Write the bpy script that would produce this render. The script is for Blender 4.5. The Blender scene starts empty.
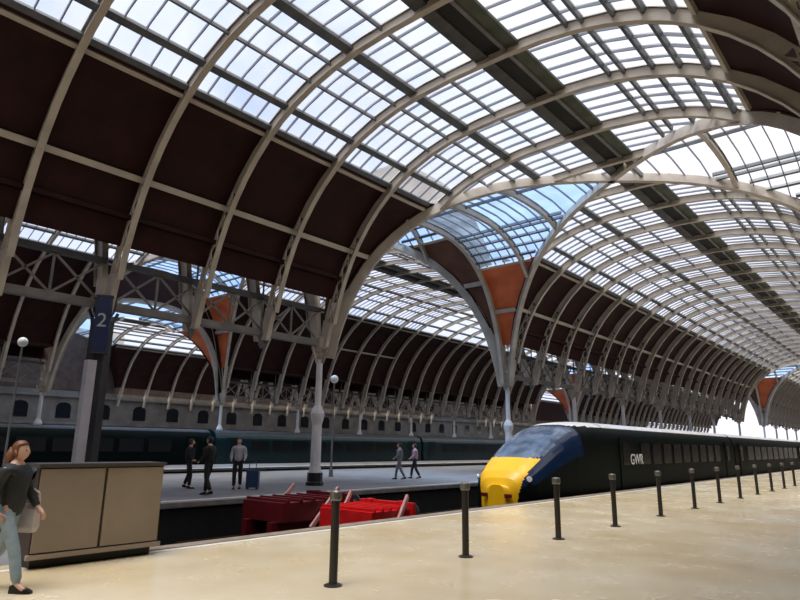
import bpy, math, random
from mathutils import Vector, Matrix
random.seed(7)
C = bpy.context.scene.collection
PI = math.pi

# ------------------------------------------------------------------ materials
def mat(name, col, rough=.6, metal=0., spec=.5):
    m = bpy.data.materials.new(name); m.use_nodes = True
    b = m.node_tree.nodes['Principled BSDF']
    b.inputs['Base Color'].default_value = (*col, 1)
    b.inputs['Roughness'].default_value = rough
    b.inputs['Metallic'].default_value = metal
    b.inputs['Specular IOR Level'].default_value = spec
    return m

def noisy(name, c1, c2, scale=3., rough=.6, detail=4., metal=0., stretch=(1, 1, 1), spec=.5, bump=0.):
    m = mat(name, c1, rough, metal, spec); nt = m.node_tree; b = nt.nodes['Principled BSDF']
    tc = nt.nodes.new('ShaderNodeTexCoord'); mp = nt.nodes.new('ShaderNodeMapping')
    mp.inputs['Scale'].default_value = stretch
    nz = nt.nodes.new('ShaderNodeTexNoise'); nz.inputs['Scale'].default_value = scale; nz.inputs['Detail'].default_value = detail
    cr = nt.nodes.new('ShaderNodeValToRGB')
    cr.color_ramp.elements[0].position = .32; cr.color_ramp.elements[0].color = (*c1, 1)
    cr.color_ramp.elements[1].position = .68; cr.color_ramp.elements[1].color = (*c2, 1)
    nt.links.new(tc.outputs['Object'], mp.inputs['Vector']); nt.links.new(mp.outputs['Vector'], nz.inputs['Vector'])
    nt.links.new(nz.outputs['Fac'], cr.inputs['Fac']); nt.links.new(cr.outputs['Color'], b.inputs['Base Color'])
    if bump:
        bp = nt.nodes.new('ShaderNodeBump'); bp.inputs['Strength'].default_value = bump; bp.inputs['Distance'].default_value = .02
        nt.links.new(nz.outputs['Fac'], bp.inputs['Height']); nt.links.new(bp.outputs['Normal'], b.inputs['Normal'])
    return m

M = {}
M['iron'] = noisy('cream_iron', (.36, .32, .27), (.50, .45, .385), 1.3, .45)
M['iron_grey'] = noisy('grey_iron', (.11, .105, .10), (.19, .18, .17), 1.5, .5)
M['column'] = noisy('column_paint', (.62, .63, .66), (.76, .77, .79), 1.5, .45)
M['bar_light'] = mat('fine_glazing_bar', (.16, .18, .22), .5)
M['brown'] = noisy('brown_boards', (.09, .035, .018), (.16, .06, .03), .9, .6)
M['bar'] = noisy('glazing_bar_grey', (.06, .075, .09), (.12, .13, .14), 2., .5)
M['dark_steel'] = noisy('dark_steel', (.020, .022, .028), (.045, .045, .05), 2., .45)
M['black'] = mat('black', (.008, .008, .009), .5)
M['clad'] = noisy('dark_maroon_boards', (.014, .0025, .0024), (.028, .005, .0045), 1.2, .7, stretch=(1, 1, 1), spec=.25)
M['orange'] = noisy('boards_sunlit_orange', (.50, .085, .02), (.70, .17, .05), .9, .6)  # same boards as the dark cladding, with sunlight put into the colour
M['ridge_black'] = mat('ridge_black', (.012, .012, .012), .8)
M['ridge_grey'] = noisy('ridge_grey', (.055, .055, .06), (.10, .10, .10), 2., .8)
M['ridge_green'] = noisy('ridge_green_grey', (.05, .06, .045), (.10, .11, .085), 1.4, .8)
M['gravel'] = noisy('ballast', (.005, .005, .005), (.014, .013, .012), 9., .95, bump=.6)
M['rail'] = mat('rail_steel', (.10, .07, .05), .4, .7)
M['wood'] = mat('sleeper', (.03, .025, .02), .9)
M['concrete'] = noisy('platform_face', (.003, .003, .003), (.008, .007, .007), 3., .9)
M['white_line'] = mat('white_line', (.72, .70, .64), .5)
M['coping'] = noisy('coping_stone', (.22, .17, .12), (.32, .25, .18), 3., .6)
M['coping_grey'] = noisy('grey_coping', (.13, .125, .12), (.20, .19, .18), 3., .7)
M['facade'] = noisy('pale_grey_facade', (.11, .105, .10), (.19, .18, .17), .7, .8)
M['facade_dark'] = noisy('sooty_brick', (.05, .035, .03), (.09, .06, .05), 1.5, .85)
M['window_dark'] = mat('dark_window_glass', (.01, .013, .018), .12)
M['train_green'] = noisy('train_green', (.0015, .004, .004), (.002, .006, .006), .6, .5, spec=.06)
M['train_roof'] = noisy('train_roof_grey', (.70, .68, .66), (.82, .80, .78), .8, .3)
M['train_window'] = mat('train_window', (.003, .004, .005), .25)
M['train_blue'] = mat('train_blue_front', (.004, .018, .06), .2)
M['yellow'] = mat('warning_yellow', (.95, .52, .008), .35)
M['under'] = mat('underframe', (.012, .012, .012), .8)
M['screen'] = noisy('windscreen', (.05, .08, .14), (.16, .20, .26), 2., .08)
M['lamp_white'] = mat('lamp_lens', (.85, .88, .9), .2)
M['teal'] = mat('teal_train_side', (.002, .018, .022), .25)
M['red'] = noisy('buffer_red', (.50, .006, .008), (.72, .015, .015), 2., .4)
M['dark_red'] = noisy('buffer_dark_red', (.075, .003, .006), (.15, .005, .009), 2., .45)
M['pink'] = noisy('weathered_pink_paint', (.45, .20, .19), (.58, .32, .30), 3., .6)
M['cabinet'] = noisy('brown_grey_panel', (.25, .205, .16), (.30, .25, .195), 1.2, .45)
M['cabinet_cap'] = mat('cabinet_cap', (.055, .05, .045), .5)
M['cabinet_base'] = mat('cabinet_base', (.05, .03, .022), .6)
M['strip'] = mat('pale_base_strip', (.33, .27, .22), .5)
M['bollard'] = mat('bollard_steel', (.045, .042, .038), .35, .6)
M['bollard_cap'] = mat('bollard_cap', (.17, .165, .155), .35, .5)
M['sign_blue'] = mat('sign_blue', (.004, .018, .085), .35)
M['sign_white'] = mat('sign_white', (.42, .46, .55), .4)
M['pole'] = noisy('lilac_lit_face', (.44, .43, .50), (.56, .55, .60), 2., .45)  # lit side of the dark column, put into a pale colour
M['skin'] = mat('skin', (.55, .33, .24), .5)
M['hair'] = noisy('auburn_hair', (.10, .03, .012), (.20, .07, .03), 20., .5)
M['hair_dark'] = mat('dark_hair', (.015, .012, .010), .6)
M['jacket'] = noisy('black_jacket', (.008, .010, .014), (.016, .020, .022), 8., .7)
M['jeans'] = noisy('pale_blue_jeans', (.20, .27, .31), (.28, .35, .38), 10., .8)
M['cloth_dark'] = mat('dark_clothes', (.012, .011, .014), .8)
M['cloth_white'] = mat('white_top', (.42, .42, .48), .8)
M['cloth_grey'] = mat('grey_clothes', (.17, .16, .17), .8)
M['cloth_pink'] = mat('dusky_pink_top', (.45, .25, .32), .8)
M['suit_blue'] = mat('blue_suitcase', (.02, .05, .14), .4)
M['bag_pale'] = mat('pale_bag', (.48, .44, .44), .7)
M['shoe'] = mat('black_shoe', (.008, .008, .008), .4)
M['eye'] = mat('eye_dark', (.01, .01, .01), .2)
M['lamp'] = mat('globe_lamp', (.8, .8, .78), .3)

def floor_material():
    m = mat('polished_cream_floor', (.6, .5, .36), .2); nt = m.node_tree; b = nt.nodes['Principled BSDF']
    tc = nt.nodes.new('ShaderNodeTexCoord')
    n1 = nt.nodes.new('ShaderNodeTexNoise'); n1.inputs['Scale'].default_value = .45; n1.inputs['Detail'].default_value = 2
    r1 = nt.nodes.new('ShaderNodeValToRGB')
    r1.color_ramp.elements[0].position = .35; r1.color_ramp.elements[0].color = (.64, .50, .29, 1)
    r1.color_ramp.elements[1].position = .65; r1.color_ramp.elements[1].color = (.76, .65, .45, 1)
    n2 = nt.nodes.new('ShaderNodeTexNoise'); n2.inputs['Scale'].default_value = 1.6; n2.inputs['Detail'].default_value = 3
    rr = nt.nodes.new('ShaderNodeMapRange'); rr.inputs[3].default_value = .14; rr.inputs[4].default_value = .36
    L = nt.links.new
    L(tc.outputs['Object'], n1.inputs['Vector']); L(tc.outputs['Object'], n2.inputs['Vector'])
    L(n1.outputs['Fac'], r1.inputs['Fac']); 
    L(r1.outputs['Color'], b.inputs['Base Color']); L(n2.outputs['Fac'], rr.inputs[0]); L(rr.outputs[0], b.inputs['Roughness'])
    return m
M['floor'] = floor_material()
M['platform'] = noisy('grey_platform', (.15, .145, .14), (.21, .20, .195), .6, .65)

def glass_material(name, tint, milk, milkcol):
    m = bpy.data.materials.new(name); m.use_nodes = True; nt = m.node_tree; nt.nodes.clear()
    out = nt.nodes.new('ShaderNodeOutputMaterial'); tr = nt.nodes.new('ShaderNodeBsdfTransparent')
    tl = nt.nodes.new('ShaderNodeBsdfTranslucent'); mx = nt.nodes.new('ShaderNodeMixShader')
    tr.inputs['Color'].default_value = (*tint, 1); tl.inputs['Color'].default_value = (*milkcol, 1)
    tc = nt.nodes.new('ShaderNodeTexCoord')
    nz = nt.nodes.new('ShaderNodeTexNoise'); nz.inputs['Scale'].default_value = .9; nz.inputs['Detail'].default_value = 3
    mr = nt.nodes.new('ShaderNodeMapRange'); mr.inputs[3].default_value = milk - .2; mr.inputs[4].default_value = milk + .2
    L = nt.links.new
    L(tc.outputs['Object'], nz.inputs['Vector']); L(nz.outputs['Fac'], mr.inputs[0]); L(mr.outputs[0], mx.inputs[0])
    L(tr.outputs[0], mx.inputs[1]); L(tl.outputs[0], mx.inputs[2]); L(mx.outputs[0], out.inputs['Surface'])
    return m
M['glass'] = glass_material('roof_glass', (.80, .87, 1.), .42, (.30, .305, .32))
M['glass_sky_tint'] = glass_material('transept_glass_sky_blue', (.46, .66, 1.), .2, (.30, .42, .62))  # blue of the sky behind it is put into the tint

# ------------------------------------------------------------------ builders
def text_mesh(cu, name, parent):
    o = bpy.data.objects.new(name, cu); C.objects.link(o); bpy.context.view_layer.update()
    me = bpy.data.meshes.new_from_object(o.evaluated_get(bpy.context.evaluated_depsgraph_get())); bpy.data.objects.remove(o)
    if not me.materials: me.materials.append(cu.materials[0])
    o = bpy.data.objects.new(name, me); C.objects.link(o); o.parent = parent; return o
class MB:
    def __init__(s): s.v = []; s.f = []; s.m = []; s.mi = 0
    def quad(s, a, b, c, d):
        i = len(s.v); s.v += [a, b, c, d]; s.f.append((i, i+1, i+2, i+3)); s.m.append(s.mi)
    def sweep(s, rings):                       # rings of equal vertex count, closed section, capped
        i0 = len(s.v); n = len(rings[0])
        for r in rings: s.v += [tuple(p) for p in r]
        for k in range(len(rings)-1):
            for j in range(n):
                a = i0+k*n+j; b = i0+k*n+(j+1) % n
                s.f.append((a, b, b+n, a+n)); s.m.append(s.mi)
        s.f.append(tuple(i0+j for j in reversed(range(n)))); s.m.append(s.mi)
        s.f.append(tuple(i0+(len(rings)-1)*n+j for j in range(n))); s.m.append(s.mi)
    def box(s, x0, x1, y0, y1, z0, z1):
        s.sweep([[(x0, y0, z0), (x1, y0, z0), (x1, y1, z0), (x0, y1, z0)], [(x0, y0, z1), (x1, y0, z1), (x1, y1, z1), (x0, y1, z1)]])
    def bar(s, p, q, w, h=None, up=(0, 0, 1)):
        p, q = Vector(p), Vector(q); d = (q-p).normalized(); u = Vector(up)
        if abs(d.dot(u)) > .98: u = Vector((1, 0, 0))
        sx = d.cross(u).normalized()*w/2; sy = sx.cross(d).normalized()*(h or w)/2
        s.sweep([[o+sx+sy, o-sx+sy, o-sx-sy, o+sx-sy] for o in (p, q)])
    def tube(s, pts, rad, n=10):
        rings = []
        for i, p in enumerate(pts):
            p = Vector(p); a = Vector(pts[max(0, i-1)]); b = Vector(pts[min(len(pts)-1, i+1)])
            d = (b-a).normalized(); u = Vector((0, 0, 1)) if abs(d.z) < .95 else Vector((1, 0, 0))
            e1 = d.cross(u).normalized(); e2 = d.cross(e1); r = rad[i] if isinstance(rad, (list, tuple)) else rad
            rings.append([p+e1*r*math.cos(2*PI*k/n)+e2*r*math.sin(2*PI*k/n) for k in range(n)])
        s.sweep(rings)
    def lathe(s, x, y, prof, n=12):            # prof: (radius, z)
        s.sweep([[(x+r*math.cos(2*PI*k/n), y+r*math.sin(2*PI*k/n), z) for k in range(n)] for r, z in prof])
    def build(s, name, mats, parent=None, smooth=False):
        me = bpy.data.meshes.new(name); me.from_pydata([tuple(v) for v in s.v], [], s.f)
        mats = mats if isinstance(mats, (list, tuple)) else [mats]
        for m in mats: me.materials.append(m)
        if any(s.m): me.polygons.foreach_set('material_index', s.m)
        if smooth: me.polygons.foreach_set('use_smooth', [True]*len(me.polygons))
        me.update()
        o = bpy.data.objects.new(name, me); C.objects.link(o)
        if parent: o.parent = parent
        return o

def tag(o, label, cat, group=None):
    o['label'] = label; o['category'] = cat
    if group: o['group'] = group
    elif 'group' in o: del o['group']
    return o
def struct(o): o['kind'] = 'structure'; return o
def empty(name, loc=(0, 0, 0), rz=0):
    o = bpy.data.objects.new(name, None); C.objects.link(o); o.location = loc; o.rotation_euler = (0, 0, rz); return o
def children(o): return [c for c in C.objects if c.parent == o]
def copy_tree(o, kids=None, parent=None):
    c = o.copy(); C.objects.link(c); c.parent = parent
    for ch in (children(o) if kids is None else kids): copy_tree(ch, None if kids is None else [], c)
    return c

# ------------------------------------------------------------------ shed layout (metres; the nave runs along +y)
BAY = 3.048; Y0 = 17.395                       # y of the column beside the buffers
def ky(k): return Y0+BAY*k
XN, XF, XW = -19.41, -49.6, -70.4              # near column row, far column row, outer wall
YEND = ky(60)
TRANS = [(0, 5), (24, 29)]                     # transepts, in bays
WG, WB, WBC = .615, .925, .942                            # glazing edge, lower edge of boarding (fraction of half span)

class Vault:
    """superellipse vault; w = -1..1 across, v = position along its axis"""
    def __init__(s, axis, c, a, b, hs, n, lim=None): s.axis, s.c, s.a, s.b, s.hs, s.n, s.lim = axis, c, a, b, hs, n, lim or (lambda v: 1.)
    def z(s, w): return s.hs+s.b*max(0., 1-abs(w)**s.n)**(1/s.n)
    def wz(s, z): return max(0., 1-((z-s.hs)/s.b)**s.n)**(1/s.n)
    def pt(s, w, v, off=0.):
        zz = max(1e-6, 1-abs(w)**s.n)**(1/s.n)
        nx = math.copysign(abs(w)**(s.n-1)/s.a, w); nz = zz**(s.n-1)/s.b; l = math.hypot(nx, nz)
        u = s.c+s.a*w+off*nx/l; z = s.hs+s.b*zz+off*nz/l
        return (u, v, z) if s.axis == 'y' else (v, u, z)
    def t(s, w): return math.copysign(math.asin(min(1, abs(w)**(s.n/2))), w)
    def w(s, t): return math.copysign(abs(math.sin(t))**(2/s.n), t)
    def ws(s, w0, w1, step=.13):
        t0, t1 = s.t(w0), s.t(w1); n = max(1, int(math.ceil(abs(t1-t0)/step)))
        return [s.w(t0+(t1-t0)*i/n) for i in range(n+1)]
    def sheet(s, mb, w0, w1, v0, v1, nv=1, off=0., th=0., step=.13):
        W = s.ws(w0, w1, step)
        for j in range(nv):
            va, vb = v0+(v1-v0)*j/nv, v0+(v1-v0)*(j+1)/nv; la, lb = s.lim(va), s.lim(vb)
            cl = lambda x, l: max(-l, min(l, x))
            for i in range(len(W)-1):
                a0, a1, b0, b1 = cl(W[i], la), cl(W[i+1], la), cl(W[i], lb), cl(W[i+1], lb)
                if abs(a1-a0)+abs(b1-b0) < 1e-6: continue
                A, B, D, E = s.pt(a0, va, off), s.pt(a1, va, off), s.pt(b1, vb, off), s.pt(b0, vb, off)
                if th:
                    A2, B2, D2, E2 = s.pt(a0, va, off+th), s.pt(a1, va, off+th), s.pt(b1, vb, off+th), s.pt(b0, vb, off+th)
                    mb.sweep([[A, B, D, E], [A2, B2, D2, E2]])
                else: mb.quad(A, B, D, E)
    def arc(s, mb, v, w0, w1, half, o0, o1, step=.1):      # bar across the vault, in the plane v
        l = s.lim(v); w0, w1 = max(-l, min(l, w0)), max(-l, min(l, w1))
        if w1-w0 < .01: return
        f0 = o0 if callable(o0) else (lambda w: o0); f1 = o1 if callable(o1) else (lambda w: o1)
        mb.sweep([[s.pt(w, v-half, f0(w)), s.pt(w, v+half, f0(w)), s.pt(w, v+half, f1(w)), s.pt(w, v-half, f1(w))] for w in s.ws(w0, w1, step)])
    def purlin(s, mb, w, v0, v1, half, o0, o1, nv=6):      # bar along the vault at fixed w
        ok = [j for j in range(nv) if min(s.lim(v0+(v1-v0)*j/nv), s.lim(v0+(v1-v0)*(j+1)/nv)) >= abs(w)]
        if not ok: return
        va, vb = v0+(v1-v0)*ok[0]/nv, v0+(v1-v0)*(ok[-1]+1)/nv; d = half/s.a
        sec = lambda v: [s.pt(w-d, v, o0), s.pt(w+d, v, o0), s.pt(w+d, v, o1), s.pt(w-d, v, o1)]
        mb.sweep([sec(va), sec(vb)])

def lim_y(y):
    for k0, k1 in TRANS:
        if ky(k0) < y < ky(k1): return abs((y-(ky(k0)+ky(k1))/2)/((k1-k0)*BAY/2))
    return 1.
def in_trans(k): return any(k0 <= k < k1 for k0, k1 in TRANS)
SPANS = dict(main=(-9.328, 10.084, 12.2035, 1.045), central=((XN+XF)/2, (XN-XF)/2, 15.1, 1.0), outer=((XF+XW)/2, (XF-XW)/2, 12.2, 1.0))
NEXP = 2.6766
VA = {k: Vault('y', c, a, b, hs, NEXP, lim_y) for k, (c, a, b, hs) in SPANS.items()}
PURL = [(-.64, .055, 1), (-WG, .08, 0), (-.535, .10, 0), (-.42, .03, 0), (-.33, .03, 0), (-.25, .16, 0), (-.12, .03, 0), (.30, .045, 0), (.345, .045, 0), (.43, .05, 0), (.505, .05, 0), (.575, .06, 0), (.622, .055, 1)]

def bay_meshes(V, v0, v1, nv, parent, kind, full, ridge=True, gl='glass', hmat='clad', barcell=5, wmax=None):
    """one bay of roof: glass, bars, boards, ridge"""
    g = MB(); V.sheet(g, -WG, (0. if ridge else WG), v0, v1, nv, .16, 0, .13)
    if ridge: V.sheet(g, .15, WG, v0, v1, nv, .16, 0, .13)
    if g.f: g.build('glass_panel', M[gl], parent)
    b = MB()
    for w, h, pale in PURL:
        b.mi = pale; V.purlin(b, w, v0, v1, h, .02, .2, nv)
    b.mi = 2
    if full:
        for i in range(1, barcell):
            v = v0+(v1-v0)*i/barcell
            V.arc(b, v, -WG, 0 if ridge else WG, .016, .09, .2, .16)
            if ridge: V.arc(b, v, .15, WG, .016, .09, .2, .16)
    for w in ((-.835, .835) if full else ()):
        b.mi = 1; V.purlin(b, w, v0, v1, .05, -.06, .02, nv)
    if b.f: b.build('glazing_bars', [M['bar'], M['iron'], M['bar_light']], parent)
    wb = WBC if kind == 'central' else WB; c = MB()
    hm = hmat if isinstance(hmat, tuple) else (hmat, hmat)
    c.mi = 0; V.sheet(c, -wb, -WG, v0, v1, nv, .14, .08, .13)
    c.mi = 1; V.sheet(c, WG, wb, v0, v1, nv, .14, .08, .13)
    if c.f: c.build('boarded_panel', [M[hm[0]], M[hm[1]]], parent)
    if ridge:
        r = MB()
        r.mi = 0; V.sheet(r, 0., .045, v0, v1, nv, .02, .1, .13)
        r.mi = 1; V.sheet(r, .045, .10, v0, v1, nv, .10, .1, .13)
        r.mi = 2; V.sheet(r, .112, .15, v0, v1, nv, .06, .1, .13)
        r.mi = 3; V.purlin(r, .106, v0, v1, .06, -.04, .16, nv)
        if r.f: r.build('ridge_walkway', [M['ridge_grey'], M['ridge_black'], M['ridge_green'], M['iron_grey']], parent)

def make_roof(key, name, k0, k1, kfull):
    V = VA[key]; root = struct(empty(name))
    proto = None
    for k in range(k0, k1):
        full = k < kfull
        if in_trans(k): bay_meshes(V, ky(k), ky(k+1), 6, root, key, full); continue
        if proto is None or proto[0] != full:
            e = empty('tmp'); bay_meshes(V, 0, BAY, 1, e, key, full); ch = children(e)
            for o in ch: o.parent = root; o.location = (0, ky(k), 0)
            bpy.data.objects.remove(e); proto = (full, ch)
        else:
            for o in proto[1]:
                c = o.copy(); c.location = (0, ky(k), 0); C.objects.link(c)
    return root
make_roof('main', 'ceiling_main', -8, 60, 26)
make_roof('central', 'ceiling_central', -8, 60, 12)
make_roof('outer', 'ceiling_outer', -8, 60, 0)

# transept barrels
def barrel(key, k0, k1):
    c, a, b, hs = SPANS[key]; yc = (ky(k0)+ky(k1))/2; hy = (k1-k0)*BAY/2
    return Vault('x', yc, hy, b, hs, NEXP, lambda x: abs((x-c)/a)), c, a
BW = [.42, .71, 1.]
rib_i = 0
for key in ('main', 'central', 'outer'):
    for (k0, k1) in TRANS:
        V, c, a = barrel(key, k0, k1); root = struct(empty('ceiling_transept_'+key))
        for sg in (-1, 1):
            ed = [0]+[sg*w for w in BW]
            for i in range(3):
                x0, x1 = sorted((c+a*ed[i], c+a*ed[i+1]))
                bay_meshes(V, x0, x1, 6, root, key, key != 'outer' and k0 == 0, ridge=False, gl='glass_sky_tint' if (key, sg) != ('main', 1) else 'glass', hmat=('clad', 'orange') if (key, sg) in (('main', -1), ('central', -1), ('outer', 1)) else ('brown' if key == 'central' else 'clad'), barcell=5)  # lit faces take the orange copy, other faces the darker boards
# gable strips between barrels of different height, on the column rows
for (k0, k1) in TRANS:
    for X, ka, kb in ((XN, 'main', 'central'), (XF, 'outer', 'central')):
        A, _, _ = barrel(ka, k0, k1); B, _, _ = barrel(kb, k0, k1)
        g = MB(); W = A.ws(-.97, .97, .08)
        for i in range(len(W)-1):
            p = [A.pt(W[i], X, .2), A.pt(W[i+1], X, .2)]; q = [B.pt(W[i], X, .1), B.pt(W[i+1], X, .1)]
            g.sweep([[(X-.06, p[0][1], p[0][2]), (X+.06, p[0][1], p[0][2]), (X+.06, q[0][1], q[0][2]), (X-.06, q[0][1], q[0][2])],
                     [(X-.06, p[1][1], p[1][2]), (X+.06, p[1][1], p[1][2]), (X+.06, q[1][1], q[1][2]), (X-.06, q[1][1], q[1][2])]])
        struct(g.build('wall_gable_strip', M['clad']))

# ------------------------------------------------------------------ iron ribs
def rib_mesh(V, v, w0, w1, name, pierced=True, width=.2, deep=1.):
    mb = MB(); d = lambda w: -(.13+.24*abs(w)**3)*deep
    top = .17
    V.arc(mb, v, w0, w1, width/2, lambda w: d(w)-.03, d, .09)             # lower flange
    V.arc(mb, v, w0, w1, width/2, top, top+.03, .09)
    if not pierced:
        V.arc(mb, v, w0, w1, .025, d, top, .09)
    else:
        segs = [(w0, w1, 'p')]
        lim = V.lim(v); a, b = max(w0, -lim), min(w1, lim)
        V.arc(mb, v, max(a, -.8), min(b, .8), .025, d, top, .09)
        for s in (-1, 1):
            lo, hi = (.8, b) if s > 0 else (a, -.8)
            if hi-lo < .02: continue
            V.arc(mb, v, lo, hi, .025, d, lambda w: d(w)+.1, .09)
            V.arc(mb, v, lo, hi, .025, top-.1, top, .09)
            W = V.ws(lo, hi, .085)
            for i in range(len(W)-1):
                wa, wb = W[i], W[i+1]
                for (p, q) in ((wa, wb), (wb, wa)):
                    mb.bar(V.pt(p, v, d(p)+.05), V.pt(q, v, top-.05), .045, .05)
    return mb
def extend_foot(mb, V, v, s, zf):              # straight foot of the rib down to the girder or capital
    w = s*V.wz(6.6); p = V.pt(w, v, -.2); q = V.pt(w, v, .2)
    u = (p[0]+q[0])/2 if V.axis == 'y' else (p[1]+q[1])/2
    xr = V.c+s*(V.a-.22)
    if V.axis == 'y': mb.sweep([[(xr-.17, v-.1, zf), (xr+.17, v-.1, zf), (xr+.17, v+.1, zf), (xr-.17, v+.1, zf)], [(u-.24, v-.1, 6.75), (u+.24, v-.1, 6.75), (u+.24, v+.1, 6.75), (u-.24, v+.1, 6.75)]])

colks = sorted([-6, -3, 0, 5, 8, 11, 14, 17, 20, 24, 29]+list(range(32, 60, 3)))
main_labels = {
 -5: 'iron roof rib at the extreme top left, nearest of all the nave ribs',
 -4: 'cream iron roof rib at far left, passing over the walking person and the cabinet',
 -3: 'cream iron roof rib that lands on the dark column with the blue sign',
 -2: 'cream roof rib ending on the lattice girder, next right of the dark sign column',
 -1: 'cream roof rib ending on the lattice girder, next left of the pale column',
 0: 'cream iron roof rib that lands on the pale column by the red buffer stops',
 1: 'shortened cream roof rib over the crossing, springing from the nearer groin rib',
 2: 'very short roof rib near the ridge just before the two groin ribs cross',
 3: 'very short roof rib near the ridge just beyond where the two groin ribs cross',
 4: 'shortened roof rib over the crossing, last before the orange spandrel column',
 5: 'cream roof rib that lands on the column with the orange-red spandrel panel'}
def z_w(V, z): return V.wz(z)
def rib_full(key, k, full):
    V = VA[key]; w = z_w(V, 6.6)
    mb = rib_mesh(V, 0 if not in_trans(k) or k in (0, 24) else ky(k), -w, w, 'arch_rib', full)
    return mb
for key, kr in (('main', range(-5, 46)), ('central', range(-4, 58)), ('outer', range(0, 34))):
    V = VA[key]; w = V.wz(6.6); proto = None
    for k in kr:
        inside = any(a < k < b for a, b in TRANS)
        if inside:
            mb = rib_mesh(V, ky(k), -w, w, '', False); o = mb.build('arch_rib', M['iron'])
        else:
            if proto is None or (key == 'main' and k == 12):
                sv = V.lim; V.lim = lambda v: 1.
                mb = rib_mesh(V, 0, -w, w, '', key == 'main' and k < 12)
                for s in (-1, 1): extend_foot(mb, V, 0, s, 5.5)
                V.lim = sv
                proto = o = mb.build('arch_rib', M['iron'])
            else:
                o = proto.copy(); C.objects.link(o)
            o.location = (0, ky(k), 0)
        if key == 'main' and k in main_labels: tag(o, main_labels[k], 'roof rib', 'main vault ribs')
        elif key == 'main': tag(o, 'cream iron arch rib of the near vault, beyond the first transept', 'roof rib', 'near vault ribs beyond the crossing')
        elif key == 'central': tag(o, 'iron arch rib of the wide middle vault behind the near column row', 'roof rib', 'middle vault ribs')
        else: tag(o, 'dim iron rib of the outermost vault beyond the farthest columns', 'roof rib', 'outer vault ribs')

def groin(key, k0, k1, s, label, grp=None):
    c, a, b, hs = SPANS[key]; yc = (ky(k0)+ky(k1))/2; hy = (k1-k0)*BAY/2; V = VA[key]
    mb = MB(); W = V.ws(-V.wz(5.2), V.wz(5.2), .07)
    side = Vector((hy, -s*a, 0)).normalized()
    rings = []
    for w in W:
        z = V.z(w); x = c+a*w; y = yc+s*hy*w
        zz = max(1e-6, 1-abs(w)**NEXP)**(1/NEXP)
        hn = Vector((math.copysign(1, w)/math.sqrt(1), s*math.copysign(1, w)*hy/a, 0)).normalized()
        n = (hn*(abs(w)**(NEXP-1)/math.hypot(a, hy)) + Vector((0, 0, 1))*(zz**(NEXP-1)/b)).normalized()
        p = Vector((x, y, z)); h = .13; dd = .22+.14*abs(w)**2
        rings.append([p-n*dd-side*h, p-n*dd+side*h, p+n*.2+side*h*.4, p+n*.2-side*h*.4])
    mb.sweep(rings)
    tag(mb.build('groin_rib', M['iron']), label, 'groin rib', grp)
groin('main', 0, 5, 1, 'heavy diagonal groin rib rising rightwards from the pale column by the buffers')
groin('main', 0, 5, -1, 'heavy diagonal groin rib rising from the orange spandrel column towards the upper right')
groin('main', 24, 29, 1, 'diagonal groin rib of the distant second crossing, rising from its nearer column')
groin('main', 24, 29, -1, 'pale diagonal groin rib rising from the distant column with the red spandrel at right edge')
groin('central', 0, 5, 1, 'diagonal groin rib of the middle vault seen through the transept arch, rising away')
groin('central', 0, 5, -1, 'diagonal groin rib of the middle vault, rising left from the orange spandrel column')
groin('central', 24, 29, 1, 'groin rib of the middle vault at the distant second transept', 'distant middle groin ribs')
groin('central', 24, 29, -1, 'groin rib of the middle vault at the distant second transept', 'distant middle groin ribs')

for key in ('main', 'central', 'outer'):
    for (k0, k1) in TRANS:
        V, c, a = barrel(key, k0, k1); w = V.wz(5.4)
        for f in (-1, -.71, -.42, .42, .71, 1):
            if key == 'central' and f in (1,): continue
            if key == 'outer' and f != 1: continue
            x = c+a*f
            if f == 1 and key == 'main': continue
            if key == 'outer': x = XF
            mb = rib_mesh(V, x, -w, w, '', False, .24 if abs(f) == 1 else .18, 1.)
            o = mb.build('transept_rib', M['iron'])
            if key == 'main' and f == -1 and k0 == 0: tag(o, 'pale arch rib spanning between the buffer stop column and the orange spandrel column', 'arch')
            elif key == 'main' and f == -1: tag(o, 'small distant arch rib between the two columns of the far crossing', 'arch')
            elif key == 'main' and k0 == 0 and f < 0: tag(o, 'dark rib across the blue transept glazing, '+('nearer the ridge crossing' if f == -.42 else 'nearer the column row'), 'transept rib', 'transept ribs')
            elif key == 'outer' and k0 == 0: tag(o, 'cream arch rib in the far row, curving down to the far orange panel', 'arch')
            else: tag(o, 'iron rib of the %s transept in the %s vault' % ('first' if k0 == 0 else 'distant second', key if key != 'central' else 'middle'), 'transept rib', 'transept ribs %s %d' % (key, 1 if k0 == 0 else 2))

# gutters between the spans
for X, wl, wr in ((XN, .95, 1.15), (XF, 1.2, .95)):
    for ka, kb in ((-8, 0), (5, 24), (29, 60)):
        g = MB(); g.box(X-wl, X+wr, ky(ka), ky(kb), 8.4, 8.55)
        g.box(X-.12, X+.12, ky(ka), ky(kb), 8.55, 13.3)
        struct(g.build('trim_gutter', M['clad']))

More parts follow.
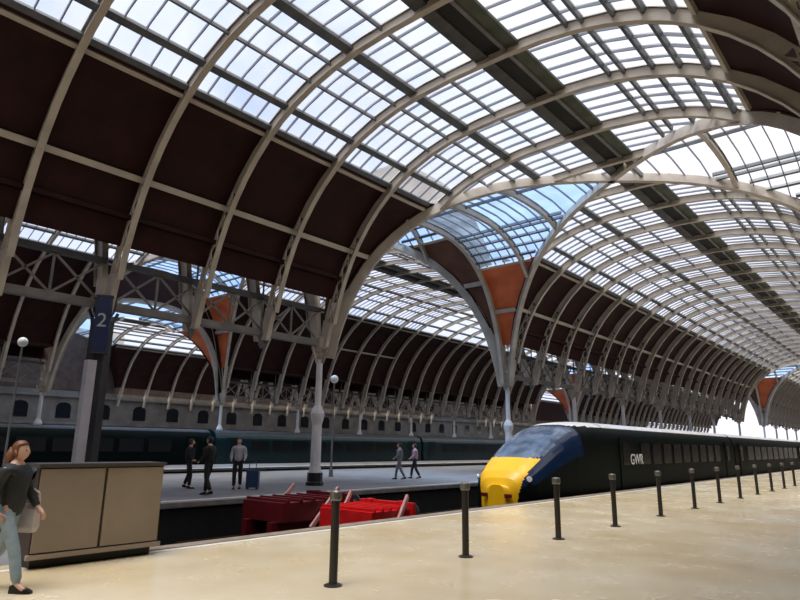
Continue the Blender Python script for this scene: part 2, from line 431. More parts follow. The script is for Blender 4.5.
# ------------------------------------------------------------------ columns and lattice girders
def column_proto(style):
    e = empty('iron_column')
    m = M['column'] if style != 'dark' else M['dark_steel']
    p = MB(); p.lathe(0, 0, [(.36, 0), (.36, .12), (.31, .16), (.31, .5)], 8); p.build('plinth', M['black'], e)
    s = MB()
    if style == 'dark':
        s.lathe(0, 0, [(.36, .5), (.36, 5.2), (.38, 5.3)], 8)
    else:
        s.lathe(0, 0, [(.27, .5), (.22, .75), (.20, 2.4), (.27, 2.65), (.30, 2.85), (.22, 3.05), (.14, 3.2), (.13, 5.1)], 12)
    s.build('shaft', m, e, False)
    c = MB(); c.lathe(0, 0, [(.14, 5.1), (.24, 5.25), (.2, 5.35), (.34, 5.6), (.36, 6.0), (.2, 6.1)], 8)
    for a in range(4):
        dx, dy = math.cos(a*PI/2), math.sin(a*PI/2)
        c.bar((dx*.15, dy*.15, 4.95), (dx*.45, dy*.45, 5.6), .06, .09)
    c.build('capital', m if style == 'dark' else M['iron'], e)
    return e
pale = column_proto('pale'); dark = column_proto('dark')
near_lab = {0: 'pale grey iron column beside the red buffer stops', 5: 'pale iron column under the orange-red spandrel panel, behind the train nose',
            24: 'distant pale column at the near side of the far crossing', 29: 'distant pale column under a red spandrel, near the right edge'}
used = set()
def place_col(x, k, label, grp=None, proto=pale):
    if proto.name in used: o = copy_tree(proto)
    else: o = proto; used.add(proto.name)
    o.location = (x, ky(k), 0); tag(o, label, 'column', grp)
place_col(XN, -3, 'thick dark column behind the brown cabinet, carrying the blue sign', None, dark)
for k in colks:
    if k in (-6, -3) or k > 41: continue
    if k in near_lab: place_col(XN, k, near_lab[k])
    else: place_col(XN, k, 'slim iron column in the near row behind the main train', 'near row columns behind the train')
far_lab = {0: 'slim far-row iron column just left of the dark sign column', 5: 'far-row iron column carrying the cream arch and orange panel, left of the pale column'}
for k in colks:
    if k < 0: continue
    if k in far_lab: place_col(XF, k, far_lab[k])
    elif k == 29: place_col(XF, k, 'far-row column with a peach arch, above the train cab roof')
    else: place_col(XF, k, 'slim iron column of the far row between the two distant trains', 'far row columns')

def girder(X, ka, kb, label, grp):
    y0, y1 = ky(ka), ky(kb); e = empty('lattice_girder', (X, y0, 0)); L = y1-y0
    b = MB(); b.box(-.16, .16, .3, L-.3, 5.68, 5.92); b.build('bottom_chord', M['iron_grey'], e)
    t = MB(); t.box(-.12, .12, .15, L-.15, 7.12, 7.3); t.build('top_chord', M['dark_steel'], e)
    w = MB(); n = (kb-ka)*2
    for i in range(n):
        a, c = .2+(L-.4)*i/n, .2+(L-.4)*(i+1)/n
        w.bar((0, a, 5.9), (0, c, 7.14), .05, .07); w.bar((0, c, 5.9), (0, a, 7.14), .05, .07); w.bar((0, a, 5.9), (0, a, 7.14), .06, .08)
        w.bar((0, a, 7.3), (0, a, 8.4), .05, .06) if i % 2 == 0 else None
    w.build('lattice', M['iron_grey'], e)
    q = MB()
    for j in range(1, kb-ka):
        q.lathe(0, BAY*j, [(.05, 5.2), (.14, 5.35), (.1, 5.45), (.2, 5.68)], 8)
    if q.f:
        for j in range(1, kb-ka):
            q1 = MB(); q1.lathe(0, BAY*j, [(.05, 5.2), (.14, 5.35), (.1, 5.45), (.2, 5.68)], 8); q1.build('pendant', M['iron_grey'], e)
    tag(e, label, 'girder', grp)
girder(XN, -6, -3, 'lattice girder at far left ending at the dark sign column', None)
girder(XN, -3, 0, 'lattice girder between the dark sign column and the pale column', None)
ks = [k for k in colks if k >= 5 and k <= 44]
for a, b in zip(ks, ks[1:]):
    if (a, b) != (24, 29): girder(XN, a, b, 'lattice girder on the near column row above the train', 'near row girders beyond the crossing')
girder(XF, -3, 0, 'dim lattice girder on the far column row at extreme left', None)
ks = [k for k in colks if k >= 5 and k < 59]
for a, b in zip(ks, ks[1:]):
    if (a, b) != (24, 29): girder(XF, a, b, 'dim lattice girder on the far column row', 'far row girders')

# ------------------------------------------------------------------ ground, platforms, walls
XE = -9.65; ZP = -1.15
YB = -14
def slab(name, x0, x1, y0, y1, z0, z1, m):
    if name.startswith('floor'):
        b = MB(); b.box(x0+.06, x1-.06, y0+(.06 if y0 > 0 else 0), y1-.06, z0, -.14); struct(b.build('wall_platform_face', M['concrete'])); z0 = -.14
    b = MB(); b.box(x0, x1, y0, y1, z0, z1); return struct(b.build(name, m))
slab('floor', XE-.0, 3.4, YB, YEND, ZP-.2, 0, M['floor'])
slab('floor_concourse', XW, XE, YB, 4.0, ZP-.2, 0, M['platform'])
slab('floor_island', -30.9, -16.1, 4.0, YEND, ZP-.2, 0, M['platform'])
slab('floor_middle_platform', -43.0, -36.0, 4.0, YEND, ZP-.2, 0, M['facade'])
slab('floor_far_platform', XW, -46.3, 4.0, YEND, ZP-.2, 0, M['platform'])
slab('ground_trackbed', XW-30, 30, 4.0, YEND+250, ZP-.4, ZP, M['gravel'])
for n, x0, x1 in (('a', XE-.02, XE+.28), ('b', -16.38, -16.08), ('c', -30.92, -30.6), ('d', -36.3, -35.98)):
    slab('trim_coping', x0, x1, 4., YEND, -.12, .012, M['coping'] if n == 'a' else M['coping_grey'])
slab('trim_white_line', XE+.34, XE+.46, 1., YEND, 0, .006, M['white_line'])
slab('trim_island_line', -16.75, -16.63, 4., YEND, 0, .006, M['white_line'])
slab('trim_middle_line', -36.75, -36.4, 4., YEND, 0, .006, M['white_line'])

slab('wall_right_unseen', 3.4, 3.8, YB, YEND, -1, 8.0, M['facade_dark'])  # out of view, added to contain the light
slab('ceiling_right_gutter', .2, 3.8, YB, YEND, 7.8, 8.0, M['clad'])  # unseen slab joining the added wall to the roof
slab('wall_back_unseen', XW-.4, 3.8, YB-.4, YB, -1, 18, M['facade_dark'])  # behind the camera, added to block light from the horizon
for k0, k1 in TRANS: slab('wall_outer_gable', XW-.4, XW, ky(k0), ky(k1), 8.2, 13.8, M['facade_dark'])
wl = slab('wall_left', XW-.4, XW, YB, YEND, 6.9, 8.2, M['facade_dark'])
fa = MB(); fa.box(-.3, 0, YB, YEND, -1, 6.2); fa.box(0, .35, YB, YEND, 6.2, 6.5); fa.box(-.3, 0, YB, YEND, 6.5, 6.95); fa.box(0, .2, YB, YEND, 3.35, 3.6)
fo = struct(fa.build('wall_left_facade', M['facade'])); fo.location = (XW, 0, 0)
wp = None
for i in range(44):
    y = 6+i*4.2
    if wp is None:
        w = MB(); pts = [(-.75, 4.0), (.75, 4.0), (.75, 5.2)]+[(.75*math.cos(t), 5.2+.45*math.sin(t)) for t in (PI*.25, PI*.5, PI*.75)]+[(-.75, 5.2)]
        w.sweep([[(0.01, a, z) for a, z in pts], [(.06, a, z) for a, z in pts]])
        pd = [(-.9, 0.), (.9, 0.), (.9, 2.3)]+[(.9*math.cos(t), 2.3+.5*math.sin(t)) for t in (PI*.25, PI*.5, PI*.75)]+[(-.9, 2.3)]
        w.sweep([[(0.01, a, z) for a, z in pd], [(.06, a, z) for a, z in pd]])
        wp = w.build('window', M['window_dark'], fo); o = wp
    else: o = wp.copy(); C.objects.link(o)
    o.location = (0, y, 0)

# tracks
def track(x, y0, y1, label):
    e = empty('railway_track', (x, y0, ZP))
    for s in (-1, 1):
        r = MB(); r.box(s*.7175-.035+s*.035, s*.7175+.035+s*.035, 0, y1-y0, .14, .28); r.box(s*.7525-.07, s*.7525+.07, 0, y1-y0, .10, .14); r.build('rail', M['rail'], e)
    sl = MB(); n = int(min(y1-y0, 60)/.7)
    for i in range(n): sl.box(-1.25, 1.25, i*.7, i*.7+.25, 0, .11)
    o = sl.build('sleepers', M['wood'], e); o['kind'] = 'stuff'
    tag(e, label, 'railway track')
XT1, XT2 = -11.3, -14.45
track(XT1, 9, YEND, 'railway track beside the concourse edge, under the main train')
track(XT2, 9, YEND, 'empty railway track along the grey island platform')
track(-34.1, 6, YEND, 'railway track in the narrow dark gap beyond the island platform')
track(-44.65, 5, YEND, 'railway track under the dark distant train')

# ------------------------------------------------------------------ buffer stops
def buffer_stop(x, y, red, sy, label):
    e = empty('buffer_stop', (x, y, ZP)); e.scale = (.78, sy, .95)
    for s in (-1, 1):
        b = MB(); b.box(s*.72-.14, s*.72+.14, 0, 3.5, .28, .75); b.build('side_frame', red, e)
        u = MB(); u.bar((s*1.27, 1.3, .55), (s*1.27, 2.5, 1.62), .10, .12); u.build('diagonal_strut', M['pink'], e)
        p = MB(); p.box(s*.72-.13, s*.72+.13, 2.9, 3.25, .7, 1.45); p.build('post', red, e)
        h = MB(); h.tube([(s*.86, 3.3, 1.12), (s*.86, 3.75, 1.12)], .09, 12); h.tube([(s*.86, 3.75, 1.12), (s*.86, 3.8, 1.12)], .23, 16); h.build('buffer_head', M['dark_steel'], e)
    c = MB(); c.box(-1.2, 1.2, 3.05, 3.3, .85, 1.42); c.build('cross_beam', red, e)
    d = MB(); d.box(-1.15, 1.15, .2, 2.9, .75, 1.28)
    for i in range(5): d.box(-1.18, 1.18, .35+i*.55, .45+i*.55, 1.28, 1.36)
    d.build('housing', red, e)
    tag(e, label, 'buffer stop')
buffer_stop(XT1+.05, 11.0, M['red'], .52, 'bright red buffer stop in the pit just left of the yellow train nose')
buffer_stop(XT2, 10.9, M['dark_red'], .84, 'dark red buffer stop in the pit below the pale column')

# ------------------------------------------------------------------ bollards
by = [5.42, 8.14, 10.85, 13.45, 16.3, 19.1, 21.7, 24.3, 26.9, 29.5, 32.1, 34.7, 37.3, 40., 43., 46.]
names = ['nearest dark steel bollard, standing in front of the red buffer stops', 'dark steel bollard just left of the yellow train nose, second nearest',
 'dark bollard in front of the train cab side, third nearest', 'dark bollard fourth from the camera along the polished floor',
 'dark bollard fifth from the camera, in front of the first coach', 'dark bollard sixth from the camera, in front of the first coach', 'dark bollard seventh from the camera, before the train']
def bollard():
    e = empty('bollard')
    p = MB(); p.lathe(0, 0, [(.052, .01), (.052, .98)], 12); p.build('post', M['bollard'], e, False)
    c = MB(); c.lathe(0, 0, [(.06, .96), (.075, .98), (.075, 1.06), (.05, 1.08)], 12); c.build('cap', M['bollard_cap'], e)
    b = MB(); b.lathe(0, 0, [(.11, 0), (.11, .015), (.07, .03)], 16); b.build('base_plate', M['bollard'], e)
    return e
pb = bollard()
for i, y in enumerate(by):
    o = pb if i == 0 else copy_tree(pb); o.location = (-5.5-.15*(i < 2)+.12*min(1, i/10), y, 0)
    tag(o, names[i] if i < len(names) else 'small distant bollard in the row beside the far coaches', 'bollard', 'bollards along the platform' if i < len(names) else 'distant bollards')

# ------------------------------------------------------------------ trains
def section(hw, zt, zb, n=56, p=.55):
    zc, hz = (zt+zb)/2, (zt-zb)/2; out = []
    for i in range(n):
        a = 2*PI*i/n; c, s = math.cos(a), math.sin(a)
        out.append((math.copysign(abs(c)**p, c)*hw, zc+math.copysign(abs(s)**(p if s > 0 else .3), s)*hz))
    return out
ZT, ZB, HW = 2.62, -.72, 1.36
def loft(parts, stations, y_off=0):            # stations: (y, hw, zt, zb); parts(i, j, cx, cz, y) -> key
    res = {}
    S = [[(x, y, z) for x, z in section(hw, zt, zb)] for y, hw, zt, zb in stations]
    n = len(S[0])
    for i in range(len(S)-1):
        for j in range(n):
            q = [S[i][j], S[i][(j+1) % n], S[i+1][(j+1) % n], S[i+1][j]]
            cx = sum(v[0] for v in q)/4; cy = sum(v[1] for v in q)/4; cz = sum(v[2] for v in q)/4
            res.setdefault(parts(cx, cy, cz, j, n), MB()).quad(*q)
    return res, S
def coach(parent, y0, y1, dark='train_green', windows=True, roofm='train_roof'):
    b = MB(); body = section(HW, ZT, ZB); n = len(body)
    low = [(x, z) for x, z in body]
    b.sweep([[(x, y, z) for x, z in low] for y in (y0, y1)]); b.build('body', M[dark], parent)
    r = MB(); rs = [(x*1.01, z+.012) for x, z in body if z > 2.36]; rs.sort()
    if rs:
        up = rs; dn = [(x, z-.05) for x, z in reversed(rs)]
        r.sweep([[(x, y, z) for x, z in up+dn] for y in (y0+.05, y1-.05)]); r.build('roof', M[roofm], parent)
    u = MB(); u.box(-1.15, 1.15, y0+5, y1-5, -.95, -.7); u.build('underframe', M['under'], parent)
    for yb in (y0+3.2, y1-3.2):
        g = MB(); g.box(-1.2, 1.2, yb-1.6, yb+1.6, -.95, -.74)
        bo = g.build('bogie', M['under'], parent)
        for s in (-.75, .75):
            for q in (-1.3, 1.3):
                wh = MB(); wh.tube([(s-.07, yb+q, -.45), (s+.07, yb+q, -.45)], .42, 16); wh.build('wheel', M['rail'], bo)
    if windows:
        nw = 9; L = y1-y0-6.4
        for i in range(nw):
            ya = y0+3.2+L*i/nw+.2; yb = y0+3.2+L*(i+1)/nw-.2
            w = MB(); w.box(HW-.02, HW+.015, ya, yb, .95, 1.85); w.build('window', M['train_window'], parent)
        for yd in (y0+1.6, y1-1.6):
            d = MB(); d.box(HW-.02, HW+.03, yd-.6, yd+.6, -.1, 2.05); do = d.build('door', M[dark], parent); q = MB(); q.box(HW+.03, HW+.04, yd-.3, yd+.3, .95, 1.85); q.build('door_window', M['train_window'], do)

def gwr_mark(parent, y, z, h):                 # pale lettering on the side
    cu = bpy.data.curves.new('lettering', 'FONT'); cu.body = 'GWR'; cu.size = h; cu.extrude = .004; cu.align_x = 'CENTER'; cu.align_y = 'CENTER'
    cu.materials.append(M['lamp_white']); o = text_mesh(cu, 'lettering', parent)
    o.matrix_local = Matrix(((0, 0, 1, HW+.03), (1, 0, 0, y), (0, 1, 0, z), (0, 0, 0, 1)))
TY = 18.2
lead = empty('train_cab_coach', (XT1, TY, 0))
tag(lead, 'dark green cab coach with a sloping yellow nose at the buffer stops', 'train')
st = [(0, .50, .40, -.55), (.10, .72, .62, -.66), (.3, .98, .84, -.72), (.7, 1.10, 1.10, -.74), (1.2, 1.18, 1.40, -.74), (1.8, 1.25, 1.75, -.74), (2.5, 1.30, 2.08, -.74), (3.3, 1.34, 2.36, -.74), (4.2, 1.355, 2.54, -.74), (5.2, 1.36, 2.62, -.73), (6.2, HW, ZT, ZB)]
fine = []
for a, b in zip(st, st[1:]):
    for i in range(7): fine.append(tuple(a[k]+(b[k]-a[k])*i/7 for k in range(4)))
fine.append(st[-1])
def nosepart(cx, cy, cz, j, n):
    if cz < 1.25 and cy < 1.5 and abs(cx) < .60+.30*(cz+.6)/1.6+.04*cy: return 'yellow'      # yellow widens as it rises
    if 1.0 < cy < 3.6 and cz > .95+.28*cy and abs(cx) < 1.02: return 'screen'
    if cy < 3.8 and cz > .3+.25*cy: return 'train_blue'
    if cz > 2.42: return 'train_roof'
    return 'train_green'
res, S = loft(nosepart, fine)
cap = MB(); cap.sweep([[(x*.6, y-.10, z) for x, y, z in S[0]], S[0]])
for k, mb in res.items():
    if k == 'yellow': mb.v += cap.v; base = len(mb.v)-len(cap.v); mb.f += [tuple(i+base for i in f) for f in cap.f]; mb.m += cap.m
    mb.build({'yellow': 'nose_front', 'screen': 'windscreen', 'train_blue': 'nose_surround', 'train_roof': 'cab_roof', 'train_green': 'cab_body'}[k], M[k], lead, False)
for s in (-1, 1):
    h = MB(); h.lathe(0, 0, [(.09, 0), (.09, .05)], 12); o = h.build('headlight', M['lamp_white'], lead)
    o.rotation_euler = (PI/2, 0, s*.9); o.location = (s*.98, .36, .60)
    o2 = MB(); o2.box(s*.45-.12, s*.45+.12, -.13, -.06, .0, .12); o2.build('tail_lamp', M['dark_red'], lead)
co = MB(); co.box(-.25, .25, -.16, .1, -.62, -.3); co.build('coupler_cover', M['under'], lead)
coach(lead, 6.2, 26); gwr_mark(lead, 9.0, 1.15, .62)
for i in range(1, 6):
    e = empty('train_coach', (XT1, TY+26.3*i, 0)); coach(e, 0, 25.9)
    tag(e, ['', 'second coach of the main dark green train, coupled behind the cab coach', 'third coach of the main dark green train', 'fourth coach of the main green train, small at the right edge', 'hindmost coaches of the main green train in the distance', 'hindmost coaches of the main green train in the distance'][i], 'train coach', 'coaches of the main train')
for i in range(4):
    e = empty('train_coach', (-44.65, 2+26.3*i, 0)); coach(e, 0, 25.9, 'teal' if i in (1, 2) else 'train_green', True, 'dark_steel')
    tag(e, ['dark coach of the distant train behind the brown cabinet, leftmost of it', 'teal-tinted coach of the distant train between the cabinet and the pale column', 'teal-tinted coach of the distant train right of the pale column', 'last coach of the distant train, hidden beyond the yellow nose'][i], 'train coach', 'coaches of the distant train')

# ------------------------------------------------------------------ cabinet
e = empty('equipment_cabinet', (-9.08, 3.28, 0))
tag(e, 'brown-grey two-panel equipment cabinet on the platform beside the walking person', 'cabinet')
b = MB(); b.box(-.5, -.02, .02, 1.78, .12, 1.27); b.build('body', M['cabinet_base'], e)
for a in (.04, .92):
    p = MB(); p.box(-.02, .012, a, a+.84, .2, 1.25); p.build('panel', M['cabinet'], e)
c = MB(); c.box(-.53, .03, 0, 1.80, 1.27, 1.32); c.build('top_cap', M['cabinet_cap'], e)
c = MB(); c.box(-.03, .03, -.01, 1.81, .12, .18); c.build('base_strip', M['strip'], e)
c = MB(); c.box(-.46, -.1, .08, 1.72, 0, .12); c.build('plinth', M['black'], e)

# pale post for the column's lit face, and sign
def signpost():
    e = empty('lit_face_post', (-18.7, 7.75, 0))  # added post, shaped for the lit face of the dark column
    p = MB(); p.box(-.13, .13, -.13, .13, .0, 3.95); p.build('post', M['pole'], e)
    p = MB(); p.box(-.2, .2, -.2, .2, 0, .2); p.build('foot', M['iron_grey'], e)
    tag(e, 'pale lilac-grey post modelling the lit face of the dark column, under the blue sign', 'post')
    s = empty('platform_sign', (-18.95, 8.05, 4.2)); s.rotation_euler = (0, 0, math.radians(57))
    b = MB(); b.box(-.21, .21, -.12, .12, .05, 1.75); b.build('sign_box', M['sign_blue'], s)
    for z0 in (0, 1.75):
        b = MB(); b.box(-.24, .24, -.15, .15, z0, z0+.05); b.build('sign_frame', M['dark_steel'], s)
    cu = bpy.data.curves.new('numeral', 'FONT'); cu.body = '2'; cu.size = .6; cu.extrude = .006; cu.align_x = 'CENTER'; cu.align_y = 'CENTER'
    cu.materials.append(M['sign_white']); o = text_mesh(cu, 'numeral', s)
    o.location = (0, -.13, 1.0); o.rotation_euler = (PI/2, 0, 0)
    tag(s, 'dark blue upright platform sign with a white numeral on the dark column', 'sign')
signpost()

# globe lamps
def lamp(x, y, z, label):
    e = empty('globe_lamp', (x, y, 0))
    p = MB(); p.lathe(0, 0, [(.12, 0), (.1, .3), (.05, .5), (.045, z-.2)], 8); p.build('post', M['iron_grey'], e)
    g = MB(); g.lathe(0, 0, [(.02, z-.22)]+[(.22*math.sin(t), z-.22*math.cos(t)) for t in [PI*i/8 for i in range(1, 8)]]+[(.02, z+.22)], 12); g.build('globe', M['lamp'], e, True)
    tag(e, label, 'lamp')
lamp(-30.5, 9.6, 5.9, 'white globe lamp on a thin post at the far left, above the walking person')
lamp(-24.0, 22.6, 5.0, 'white globe lamp on a post just right of the pale column')

# ------------------------------------------------------------------ people
def skin_obj(name, verts, edges, radii, m, parent=None, sub=1, root=0):
    me = bpy.data.meshes.new(name); me.from_pydata(verts, edges, []); o = bpy.data.objects.new(name, me); C.objects.link(o)
    md = o.modifiers.new('s', 'SKIN'); md.use_smooth_shade = True
    lay = me.skin_vertices[0].data if me.skin_vertices else None
    if lay is None:
        bpy.context.view_layer.update(); lay = me.skin_vertices[0].data
    for i, r in enumerate(radii):
        rr = r if isinstance(r, tuple) else (r, r); lay[i].radius = rr; lay[i].use_root = (i == root)
    sb = o.modifiers.new('u', 'SUBSURF'); sb.levels = sb.render_levels = sub
    dg = bpy.context.evaluated_depsgraph_get(); ev = o.evaluated_get(dg); nm = bpy.data.meshes.new_from_object(ev)
    o.modifiers.clear(); o.data = nm; nm.materials.clear(); nm.materials.append(m)
    if parent: o.parent = parent
    return o
def ensure_skin(): pass

def person(loc, rz, h, label, cols, stride=.0, arm=.0, hairstyle='short', detail=False, group=None, lean=0., bent=.25):
    """faces local +x; stride = forward distance of the leading foot"""
    k = h/1.75; e = empty('person', loc, rz)
    P = lambda x, y, z: (x*k, y*k, z*k)
    s = stride
    kn = lambda f, sy: P(f*.5+.06, sy*.1, .50)
    V = [P(0, 0, .96), P(.0, 0, 1.12), P(lean*.5, 0, 1.32), P(lean, 0, 1.45), P(lean+.01, 0, 1.53), P(lean+.02, 0, 1.58)]
    E = [(0, 1), (1, 2), (2, 3), (3, 4), (4, 5)]; R = [(.10*k, .085*k), (.09*k, .075*k), (.12*k, .085*k), (.07*k, .065*k), .050*k, .055*k]
    leg, armi = [], []
    for sy, f in ((-1, s), (1, -s)):
        i = len(V); back = f < 0
        V += [P(.0, sy*.095, .90), P(f*.5+(.05 if back else .05), sy*.1, .50), P(f*1.0-(.06 if back else 0), sy*.1, .09+(.05 if back else 0)), P(f*1.0+.13-(.04 if back else 0), sy*.12, .035)]
        E += [(0, i), (i, i+1), (i+1, i+2), (i+2, i+3)]; R += [.085*k, .058*k, .038*k, .03*k]; leg.append(i)
    for sy, f in ((-1, -arm), (1, arm)):
        i = len(V)
        V += [P(lean, sy*.18, 1.42), P(lean-.02+f*.4, sy*.24, 1.15), P(lean+.06+f+bent*.3, sy*.23, .92+abs(bent)*.35), P(lean+.10+f+bent*.45, sy*.225, .86+abs(bent)*.4)]
        E += [(3, i), (i, i+1), (i+1, i+2), (i+2, i+3)]; R += [.062*k, .042*k, .028*k, .034*k]; armi.append(i)
        if detail:
            hx, hy, hz = V[i+3]
            for q in range(4):
                j = len(V); o = (q-1.5)*.017
                V += [(hx+.03+.003*q, hy+o, hz-.035), (hx+.045, hy+o, hz-.065), (hx+.045-.012, hy+o, hz-.092+.004*abs(q-1.5))]
                E += [(i+3, j), (j, j+1), (j+1, j+2)]; R += [.010, .009, .008]
            j = len(V); V += [(hx+.045, hy-sy*.035, hz-.005), (hx+.065, hy-sy*.045, hz-.03)]; E += [(i+3, j), (j, j+1)]; R += [.011, .009]
    body = skin_obj('body', V, E, R, M['skin'], e, 2 if detail else 1)
    # head, joined to the body mesh
    hb = MB(); hx, hz = (lean+.03)*k, 1.64*k; rings = []
    N = 16
    for i in range(1, 14):
        t = PI*i/14; z = -math.cos(t); r = math.sin(t)
        ring = []
        for j in range(N):
            a = 2*PI*j/N; cx, cy = math.cos(a), math.sin(a)
            jaw = 1-.28*max(0, -z)**1.5*(1 if cx < .2 else .55)
            x = r*cx*.098*jaw+.012*(z < .2 and cx > .5); y = r*cy*.076*(1-.22*max(0, -z))
            if cx > .93 and -.35 < z < .1: x += .022*(1-abs(z+.2)/.3)
            ring.append(((hx+x*k), y*k, hz+z*.122*k))
        rings.append(ring)
    hb.sweep(rings)
    for sy in (-1, 1):
        hb.tube([(hx-.005*k, sy*.072*k, hz-.03*k), (hx-.012*k, sy*.084*k, hz+.0*k), (hx-.008*k, sy*.076*k, hz+.03*k)], [.008*k, .013*k, .008*k], 6)
    tmp = hb.build('tmp_head', M['skin'], None, True)
    import bmesh
    bm = bmesh.new(); bm.from_mesh(body.data); bm.from_mesh(tmp.data)
    bm.to_mesh(body.data); bm.free(); bpy.data.objects.remove(tmp)
    for sy in (-1, 1):
        ey = MB(); ey.lathe(0, 0, [(.004, -.008), (.010, -.004), (.010, .004), (.004, .008)], 8); o = ey.build('eye', M['eye'], e); o.location = (hx+.088*k, sy*.03*k, hz+.012*k)
    mo = MB(); mo.box(hx+.082*k, hx+.094*k, -.02*k, .02*k, hz-.066*k, hz-.058*k); mo.build('mouth', M['cloth_pink'], e)
    # hair
    hr = MB(); rings = []
    for i in range(1, 12):
        t = PI*i/12; z = -math.cos(t); r = math.sin(t)
        ring = []
        for j in range(N):
            a = 2*PI*j/N; cx, cy = math.cos(a), math.sin(a); zz = hz+.02*k+z*.118*k
            fx = .112 if cx < .3 else (.112 if z > .35 else .06)
            dn = 1.
            ring.append((hx-.012*k+r*cx*fx*k, r*cy*.09*k, zz))
        rings.append(ring)
    hr.sweep(rings)
    if hairstyle == 'long': hr.tube([(hx-.08*k, 0, hz+.03*k), (hx-.12*k, 0, hz-.1*k), (hx-.12*k, 0, hz-.24*k)], [.07*k, .085*k, .04*k], 10)
    hr.build('hair', M[cols.get('hair', 'hair_dark')], e, True)
    # clothes
    tv = [P(.0, 0, 1.06), P(0, 0, .93)]; te = [(0, 1)]; tr = [(.14*k, .125*k), (.15*k, .135*k)]
    for i in leg:
        j = len(tv); tv += [V[i], V[i+1], V[i+2]]; te += [(1, j), (j, j+1), (j+1, j+2)]; tr += [.10*k, .078*k, .066*k]
    skin_obj('trousers', tv, te, tr, M[cols['legs']], e, 1)
    jv = [P(0, 0, .80 if detail else .90), V[1], V[2], V[3], P(lean+.005, 0, 1.49)]; je = [(0, 1), (1, 2), (2, 3), (3, 4)]; jr = [(.19*k, .17*k), (.17*k, .155*k), (.20*k, .155*k), (.14*k, .115*k), .072*k]
    for i in armi:
        j = len(jv); jv += [V[i], V[i+1], V[i+2]]; je += [(3, j), (j, j+1), (j+1, j+2)]; jr += [.095*k, .068*k, .05*k]
    skin_obj('jacket', jv, je, jr, M[cols['top']], e, 1)
    for i in leg:
        a = Vector(V[i+2]); b = Vector(V[i+3])
        sh = MB(); d = (b-a).normalized()
        z0 = max(0, min(a.z, b.z)-.035*k)
        prof = [(a.x-.07*k, .038, .085), (a.x-.02*k, .042, .10), (a.x+.06*k, .045, .075), (a.x+.14*k, .048, .05), (a.x+.20*k, .03, .03)]
        tilt = a.z-.09*k
        sh.sweep([[(x, a.y-w*k, z0+tilt*(1-n/5)), (x, a.y+w*k, z0+tilt*(1-n/5)), (x, a.y+w*.8*k, z0+tilt*(1-n/5)+hh*k), (x, a.y-w*.8*k, z0+tilt*(1-n/5)+hh*k)] for n, (x, w, hh) in enumerate(prof)])
        sh.build('shoe', M['shoe'], e)
    tag(e, label, 'person', group)
    return e
V3 = Vector
person((-8.14, 2.70, 0), math.radians(35), 1.60, 'person in black jacket and pale jeans with auburn hair walking at left edge', dict(top='jacket', legs='jeans', hair='hair'), .30, .12, 'long', True, bent=.08)
person((-17.9, 11.5, 0), math.radians(200), 1.80, 'person in dark clothes standing on the island with feet apart, middle of three', dict(top='cloth_dark', legs='cloth_dark'), .14, .06)
person((-20.9, 12.6, 0), math.radians(60), 1.74, 'person in dark clothes standing behind the cabinet\'s right end, leftmost of three', dict(top='cloth_dark', legs='cloth_dark'), .05, .03)
person((-19.6, 13.8, 0), math.radians(-40), 1.80, 'person with a white top over dark trousers standing beside a blue suitcase', dict(top='cloth_white', legs='cloth_dark'), .04, .02)
person((-20.2, 23.6, 0), math.radians(210), 1.72, 'person in grey clothes walking on the island, left one of the pair', dict(top='cloth_grey', legs='cloth_grey'), .22, .1)
person((-20.3, 24.9, 0), math.radians(215), 1.70, 'person in dusky pink top walking on the island, right one of the pair', dict(top='cloth_pink', legs='cloth_dark'), .20, .1)
e = empty('suitcase', (-19.2, 14.2, 0), math.radians(40))
b = MB(); b.box(-.22, .22, -.13, .13, .06, .66); b.build('shell', M['suit_blue'], e)
b = MB(); b.bar((-.12, -.1, .66), (-.12, -.1, 1.0), .025); b.bar((.12, -.1, .66), (.12, -.1, 1.0), .025); b.bar((-.13, -.1, 1.0), (.13, -.1, 1.0), .03); b.build('handle', M['dark_steel'], e)
for sx in (-.17, .17):
    b = MB(); b.box(sx-.03, sx+.03, -.1, .1, 0, .06); b.build('wheel', M['black'], e)
tag(e, 'blue suitcase standing upright beside the person in the white top', 'suitcase')
# shoulder bag carried by the walking person
e = empty('shoulder_bag', (-8.22, 2.93, .58), math.radians(35))
b = MB(); b.sweep([[(-.09, -.04, 0), (.09, -.04, 0), (.09, .04, 0), (-.09, .04, 0)], [(-.11, -.06, .06), (.11, -.06, .06), (.11, .06, .06), (-.11, .06, .06)], [(-.10, -.05, .26), (.10, -.05, .26), (.10, .05, .26), (-.10, .05, .26)], [(-.07, -.02, .32), (.07, -.02, .32), (.07, .02, .32), (-.07, .02, .32)]]); b.build('bag', M['bag_pale'], e)
b = MB(); b.tube([(-.12, 0, .30), (-.1, 0, .44), (0, 0, .5), (.1, 0, .44), (.12, 0, .30)], .012, 6); b.build('strap', M['bag_pale'], e)
tag(e, 'pale bag carried in front of the walking person at left edge', 'bag')

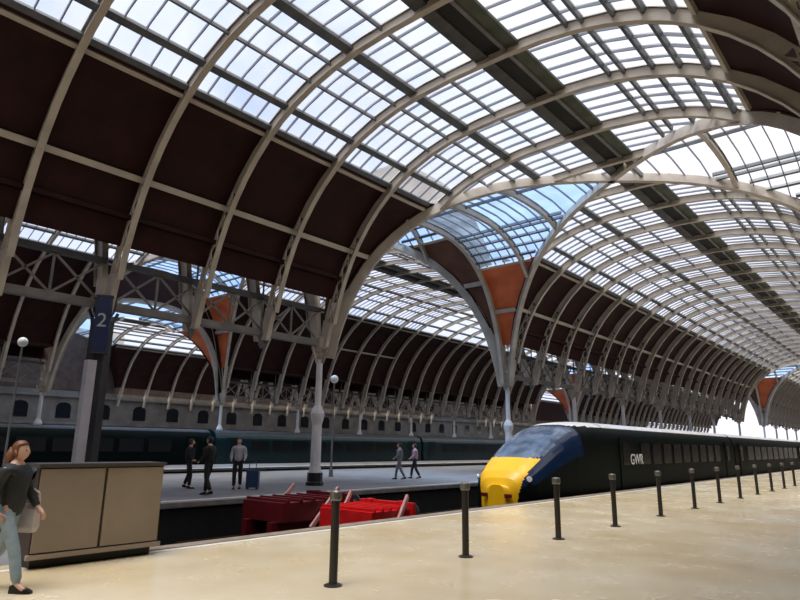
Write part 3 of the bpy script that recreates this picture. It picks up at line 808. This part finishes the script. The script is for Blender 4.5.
# ------------------------------------------------------------------ world, sun, camera
w = bpy.data.worlds.new('sky'); bpy.context.scene.world = w; w.use_nodes = True; nt = w.node_tree
bg = nt.nodes['Background']; tc = nt.nodes.new('ShaderNodeTexCoord')
nz = nt.nodes.new('ShaderNodeTexNoise'); nz.inputs['Scale'].default_value = 3.2; nz.inputs['Detail'].default_value = 6
cr = nt.nodes.new('ShaderNodeValToRGB')
cr.color_ramp.elements[0].position = .34; cr.color_ramp.elements[0].color = (.22, .42, .90, 1)
cr.color_ramp.elements[1].position = .62; cr.color_ramp.elements[1].color = (.68, .75, .95, 1)
sx = nt.nodes.new('ShaderNodeSeparateXYZ'); mr = nt.nodes.new('ShaderNodeMapRange')
mr.inputs[1].default_value = -.5; mr.inputs[2].default_value = .05; mr.inputs[3].default_value = 0; mr.inputs[4].default_value = 1
mx = nt.nodes.new('ShaderNodeMix'); mx.data_type = 'RGBA'; mx.inputs[7].default_value = (1.30, 1.17, 1.06, 1)
L = nt.links.new
L(tc.outputs['Generated'], nz.inputs['Vector']); L(nz.outputs['Fac'], cr.inputs['Fac']); L(tc.outputs['Generated'], sx.inputs[0])
L(sx.outputs['X'], mr.inputs[0]); L(mr.outputs[0], mx.inputs[0]); L(cr.outputs['Color'], mx.inputs[6]); L(mx.outputs[2], bg.inputs['Color'])
bg.inputs['Strength'].default_value = 1.15

sl = bpy.data.lights.new('sun', 'SUN'); sl.energy = 10.5; sl.angle = .6; sl.color = (1, .93, .84)
so = bpy.data.objects.new('sun', sl); C.objects.link(so)
so.rotation_euler = Vector((.05, .25, -1)).to_track_quat('-Z', 'Y').to_euler()

f, yaw, pit, roll = 613.06, .7108, .2327, .0130
cam = bpy.data.cameras.new('camera'); cam.sensor_width = 36; cam.lens = f/800*36; cam.clip_end = 1500
co = bpy.data.objects.new('camera', cam); C.objects.link(co)
R0 = Vector((math.cos(yaw), math.sin(yaw), 0)); F0 = Vector((-math.sin(yaw), math.cos(yaw), 0))
F = F0*math.cos(pit)+Vector((0, 0, 1))*math.sin(pit); U0 = -F0*math.sin(pit)+Vector((0, 0, 1))*math.cos(pit)
R = R0*math.cos(roll)+U0*math.sin(roll); U = -R0*math.sin(roll)+U0*math.cos(roll)
co.matrix_world = Matrix(((R.x, U.x, -F.x, 0), (R.y, U.y, -F.y, 0), (R.z, U.z, -F.z, 1.62), (0, 0, 0, 1)))
sc = bpy.context.scene; sc.camera = co
sc.view_settings.view_transform = 'Standard'; sc.view_settings.look = 'None'; sc.view_settings.gamma = 1; sc.view_settings.exposure = .12; sc.view_settings.use_curve_mapping = False
sc.cycles.use_denoising = True; sc.cycles.max_bounces = 8; sc.cycles.transparent_max_bounces = 16; sc.cycles.sample_clamp_indirect = 6
